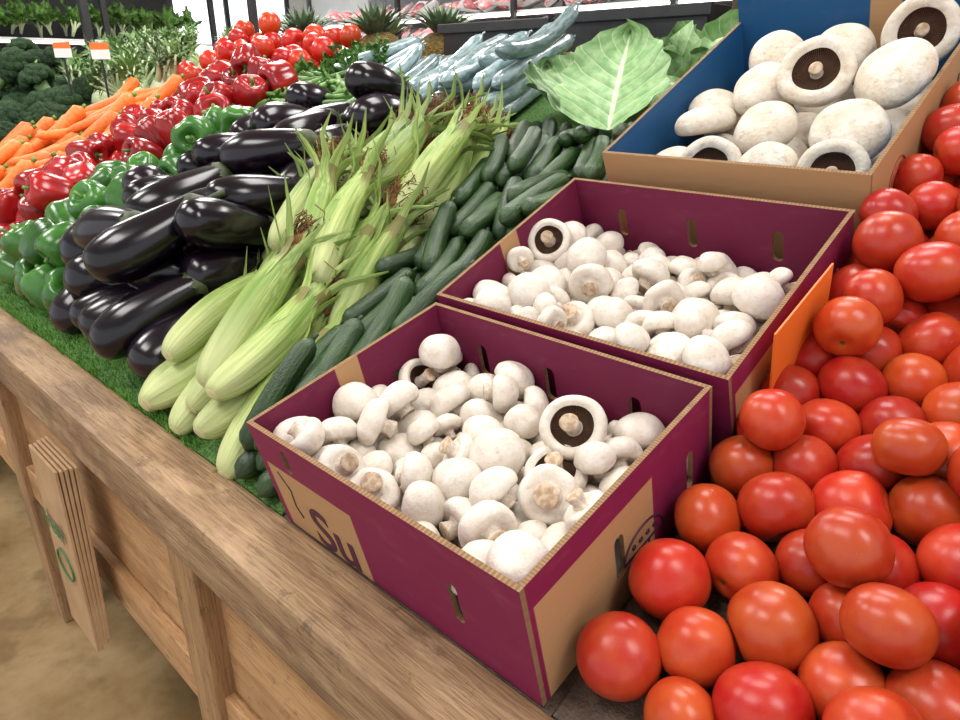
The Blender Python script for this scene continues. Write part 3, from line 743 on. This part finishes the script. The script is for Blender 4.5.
for i,(u,v,ax,s) in enumerate([(-2.86,1.90,(.1,-.1,1),.106),(-2.34,1.90,(-.1,-.1,1),.102),(-3.2,2.1,(-.1,0,1),.10),(-2.62,2.16,(0,0,1),.10),(-2.10,2.0,(.1,0,1),.10)]):
    ms=Mass('pineapple',[m_pin,m_pl]); ms.add(pinT(i),TM((u,v,1.20+1.5*s),rotm(ax),(s,s,s))); ms.build()
# rear shelf behind ridge
m_blk=M_('black_plastic',(.012,.012,.014),(.02,.02,.022),use='obj',sc=20,rough=.4)
part(box('rear_shelf',UL,UR,1.73,2.5,1.17,1.20,m_leg))
for i,u in enumerate((-4.6,-2.7,-.8,.45)): part(box('rear_shelf_leg_%d'%i,u,u+.06,2.4,2.46,0,1.17,m_leg))
def crate(name,x0,x1,y0,y1,z0,z1,mat):
    e=empty(name,((x0+x1)/2,(y0+y1)/2,z0)); o=Vector(e.location)
    for nm,a in (('side_1',(x0,x1,y0,y0+.012)),('side_2',(x0,x1,y1-.012,y1)),('side_3',(x0,x0+.012,y0+.012,y1-.012)),('side_4',(x1-.012,x1,y0+.012,y1-.012))):
        b=box('crate_'+nm,*a,z0,z1,mat); b.parent=e; b.location-=o
    b=box('crate_base',x0,x1,y0,y1,z0,z0+.01,mat); b.parent=e; b.location-=o
    b=box('crate_lip',x0-.015,x1+.015,y0-.015,y0-.001,z1-.03,z1,mat); b.parent=e; b.location-=o
crate('black_plastic_crate',-1.88,-1.43,1.8,2.2,1.20,1.46,m_blk)
crate('black_plastic_crate',-1.38,-.92,1.8,2.2,1.20,1.47,m_blk)
crate('cardboard_crate',-.86,-.35,1.8,2.2,1.20,1.52,m_dark)
# ------------------------------------------------------------ price cards
m_or=NB('orange_card').fin((.80,.17,.02),.5); m_wh=NB('white_card').fin((.8,.8,.78),.5)
b=box('price_card',-.2315,-.2295,.675,.81,.975,1.095,m_or,None,0,(math.radians(21),math.radians(4),0))
def tag(name,u,v,z):
    e=empty(name,(u,v,z))
    b=box('stick',-.003,.003,-.003,.003,-.15,.0,m_blk,e,0)
    b=box('card_top',-.04,.04,-.001,.001,.035,.06,m_or,e,0); b=box('card_face',-.04,.04,-.001,.001,0,.035,m_wh,e,0)
    e.rotation_euler=(0,0,math.radians(35))
tag('price_tag',-3.45,1.10,1.37);tag('price_tag',-3.15,1.14,1.36)
# paper bag stack on rail
m_bag=M_('kraft_paper',(.48,.30,.16),(.40,.24,.12),use='obj',sc=12,rough=.7,bump=.3,bsc=20)
e=empty('paper_bag_stack',(-1.27,.262,.69))
for i in range(5):
    b=box('bag_%d'%i,-.08+.002*i,.08-.003*i,-.006*i-.0065,-.006*i-.0015,-.36-.008*i+random.uniform(-.004,.004),0+random.uniform(-.004,.0),m_bag,e,.001)
    b.rotation_euler=(math.radians(-1.2*(7-i)*.3),0,0)
txt=decal_text('fresh',.050,(-.06,-.034,-.16),(math.pi/2,0,0),m_inkg,e,'green_print')
ring_decal('leaf_print',e,m_inkg,[(.040*math.cos(a),-.034,-.225+.03*math.sin(a)) for a in np.linspace(0,6,20)],.0018)
# ------------------------------------------------------------ room
q=NB('polished_concrete'); o=q.obj(); n1=q.noise(o,1.3,6,.65); n2=q.noise(o,9,5)
c=q.mix(q.ss(n1,.38,.62),(.22,.13,.05),(.42,.29,.15)); c=q.mix(q.math('MULTIPLY',q.ss(n2,.45,.65),.5),c,(.13,.08,.035))
m_floor=q.fin(c,.25)
box('floor',-9.2,3.5,-3.5,6.2,-.1,0,m_floor,None,0)
m_wall=M_('wall_paint',(.62,.62,.60),(.56,.56,.54),use='obj',sc=3,rough=.8)
box('wall_back',-9.2,3.5,6.0,6.2,0,3.4,m_wall,None,0)
box('wall_left',-9.2,-9.0,-3.5,6.0,0,3.4,m_wall,None,0)
box('ceiling',-9.2,3.5,-3.5,6.2,3.4,3.5,m_wall,None,0)
m_glow=NB('daylight_glass'); m_glow.b.inputs['Emission Color'].default_value=(.85,.93,1,1); m_glow.b.inputs['Emission Strength'].default_value=1.6; m_glow=m_glow.fin((.8,.9,1),.2)
e=empty('window_1',(-8.97,4.4,1.9))
box('pane',-.01,.01,-1.3,1.3,-.8,.8,m_glow,e,0)
for y in (-1.3,-.43,.43,1.3): box('mullion',-.0,.04,y-.03,y+.03,-.85,.85,m_blk,e,0)
for z in (-.85,.85): box('frame',-.0,.04,-1.33,1.33,z-.04,z+.04,m_blk,e,0)
m_case=NB('case_strip_light'); m_case.b.inputs['Emission Color'].default_value=(1,.96,.9,1); m_case.b.inputs['Emission Strength'].default_value=6; m_case=m_case.fin((1,1,1),.4)
m_grey=NB('cabinet_steel').fin((.42,.42,.43),.4)
def fridge(name,loc,rot,W,H,D,levels,Ts,mats,r,seed,cols,bm_=None):
    bm_=bm_ or m_blk
    e=empty(name,loc,(0,0,rot)); 
    box('back_panel',-W/2,W/2,D-.03,D,0,H,bm_,e); box('base',-W/2,W/2,0,D,0,.35,bm_,e); box('canopy',-W/2,W/2,-.02,D,H-.12,H,bm_,e)
    for x in np.linspace(-W/2,W/2,5): box('post',x-.02,x+.02,-.02,.02,.3,H,m_blk,e)
    box('case_strip_light',-W/2+.05,W/2-.05,.03,.06,H-.15,H-.121,m_case,e,0)
    ms=Mass(name+'_goods',mats)
    for z in levels:
        box('shelf',-W/2,W/2,.05,D-.03,z-.02,z,m_wh,e)
        box('shelf_light',-W/2+.05,W/2-.05,.07,.09,z-.035,z-.021,m_case,e,0)
        x=-W/2+r
        while x<W/2-r:
            for y in (.15,.15+r*2):
                ms.add(random.choice(Ts),TM((x,y,z+r*.8),rotm((random.gauss(0,.3),random.gauss(-.4,.3),1)),r*random.uniform(.8,1.05)))
            x+=r*1.75
    ms.build(e)
    return e
fridge('refrigerated_vegetable_shelf',(-6.0,1.4,0),math.radians(90),3.4,2.1,.7,[.5,.85,1.2,1.55],bun,[m_lf,m_stalk],.10,1,20)
tr=[]
for k in range(3):
    Vb=[(-1,-.7,-.2),(1,-.7,-.2),(1,.7,-.2),(-1,.7,-.2),(-1.1,-.8,.1),(1.1,-.8,.1),(1.1,.8,.1),(-1.1,.8,.1)]
    tray=T_(Vb,[(0,3,2,1),(0,1,5,4),(1,2,6,5),(2,3,7,6),(3,0,4,7)],[1]*5)
    meat=xf(lathe(catmull([(0,.28),(.5,.25),(.85,.1),(.8,-.1)],3),16,0,wob(k,.1)),np.diag([1.05,.75,1,1]),False)
    tr.append(join(tray,meat))
m_meat=M_('packed_meat',(.50,.08,.10),(.70,.33,.32),sc=2,rough=.3,rv=.4); m_tray=NB('foam_tray').fin((.7,.7,.7),.5)
fridge('meat_display_cabinet',(-4.0,4.6,0),0,5.6,2.2,.8,[.5,.8,1.1,1.38,1.58,1.78],tr,[m_meat,m_tray],.10,2,20,m_grey)
for i,(x,y) in enumerate(((-5.4,1.9),(-5.0,2.9))):
    box('shop_post',x-.025,x+.025,y-.025,y+.025,0,3.4,m_blk,None,.004)
# ------------------------------------------------------------ lights
m_tube=NB('fluorescent_tube'); m_tube.b.inputs['Emission Color'].default_value=(1,.99,.97,1); m_tube.b.inputs['Emission Strength'].default_value=3; m_tube=m_tube.fin((1,1,1),.4)
m_fix=NB('light_housing').fin((.8,.8,.8),.4)
for i,(x,y,en) in enumerate([(-1.2,-.8,39),(-1.2,1.4,39),(-3.6,-.4,56),(-3.6,2.4,70),(-6.2,1.2,80),(-6.2,3.8,80),(1.2,.2,39),(-1.0,3.6,60)]):
    e=empty('ceiling_light',(x,y,3.25)); box('housing',-.75,.75,-.36,.36,.03,.13,m_fix,e)
    for yy in (-.26,-.09,.09,.26): box('tube',-.7,.7,yy-.018,yy+.018,-.005,.03,m_tube,e,.012)
    L=bpy.data.lights.new('lamp','AREA'); L.shape='RECTANGLE'; L.size=1.4; L.size_y=.7; L.energy=en; L.color=(1,.985,.96)
    o=bpy.data.objects.new('lamp',L); o.location=(0,0,-.03); link(o,e)
w=bpy.data.worlds.new('world'); scene.world=w; w.use_nodes=True
w.node_tree.nodes['Background'].inputs[0].default_value=(.93,.96,1,1); w.node_tree.nodes['Background'].inputs[1].default_value=1.15
# ------------------------------------------------------------ camera
cam=bpy.data.cameras.new('camera'); cam.sensor_width=36; cam.lens=26.0; cam.clip_start=.02
co=bpy.data.objects.new('camera',cam); co.location=(0,0,1.3); co.rotation_euler=(math.radians(90-22.3),0,math.radians(43.5)); link(co)
scene.camera=co
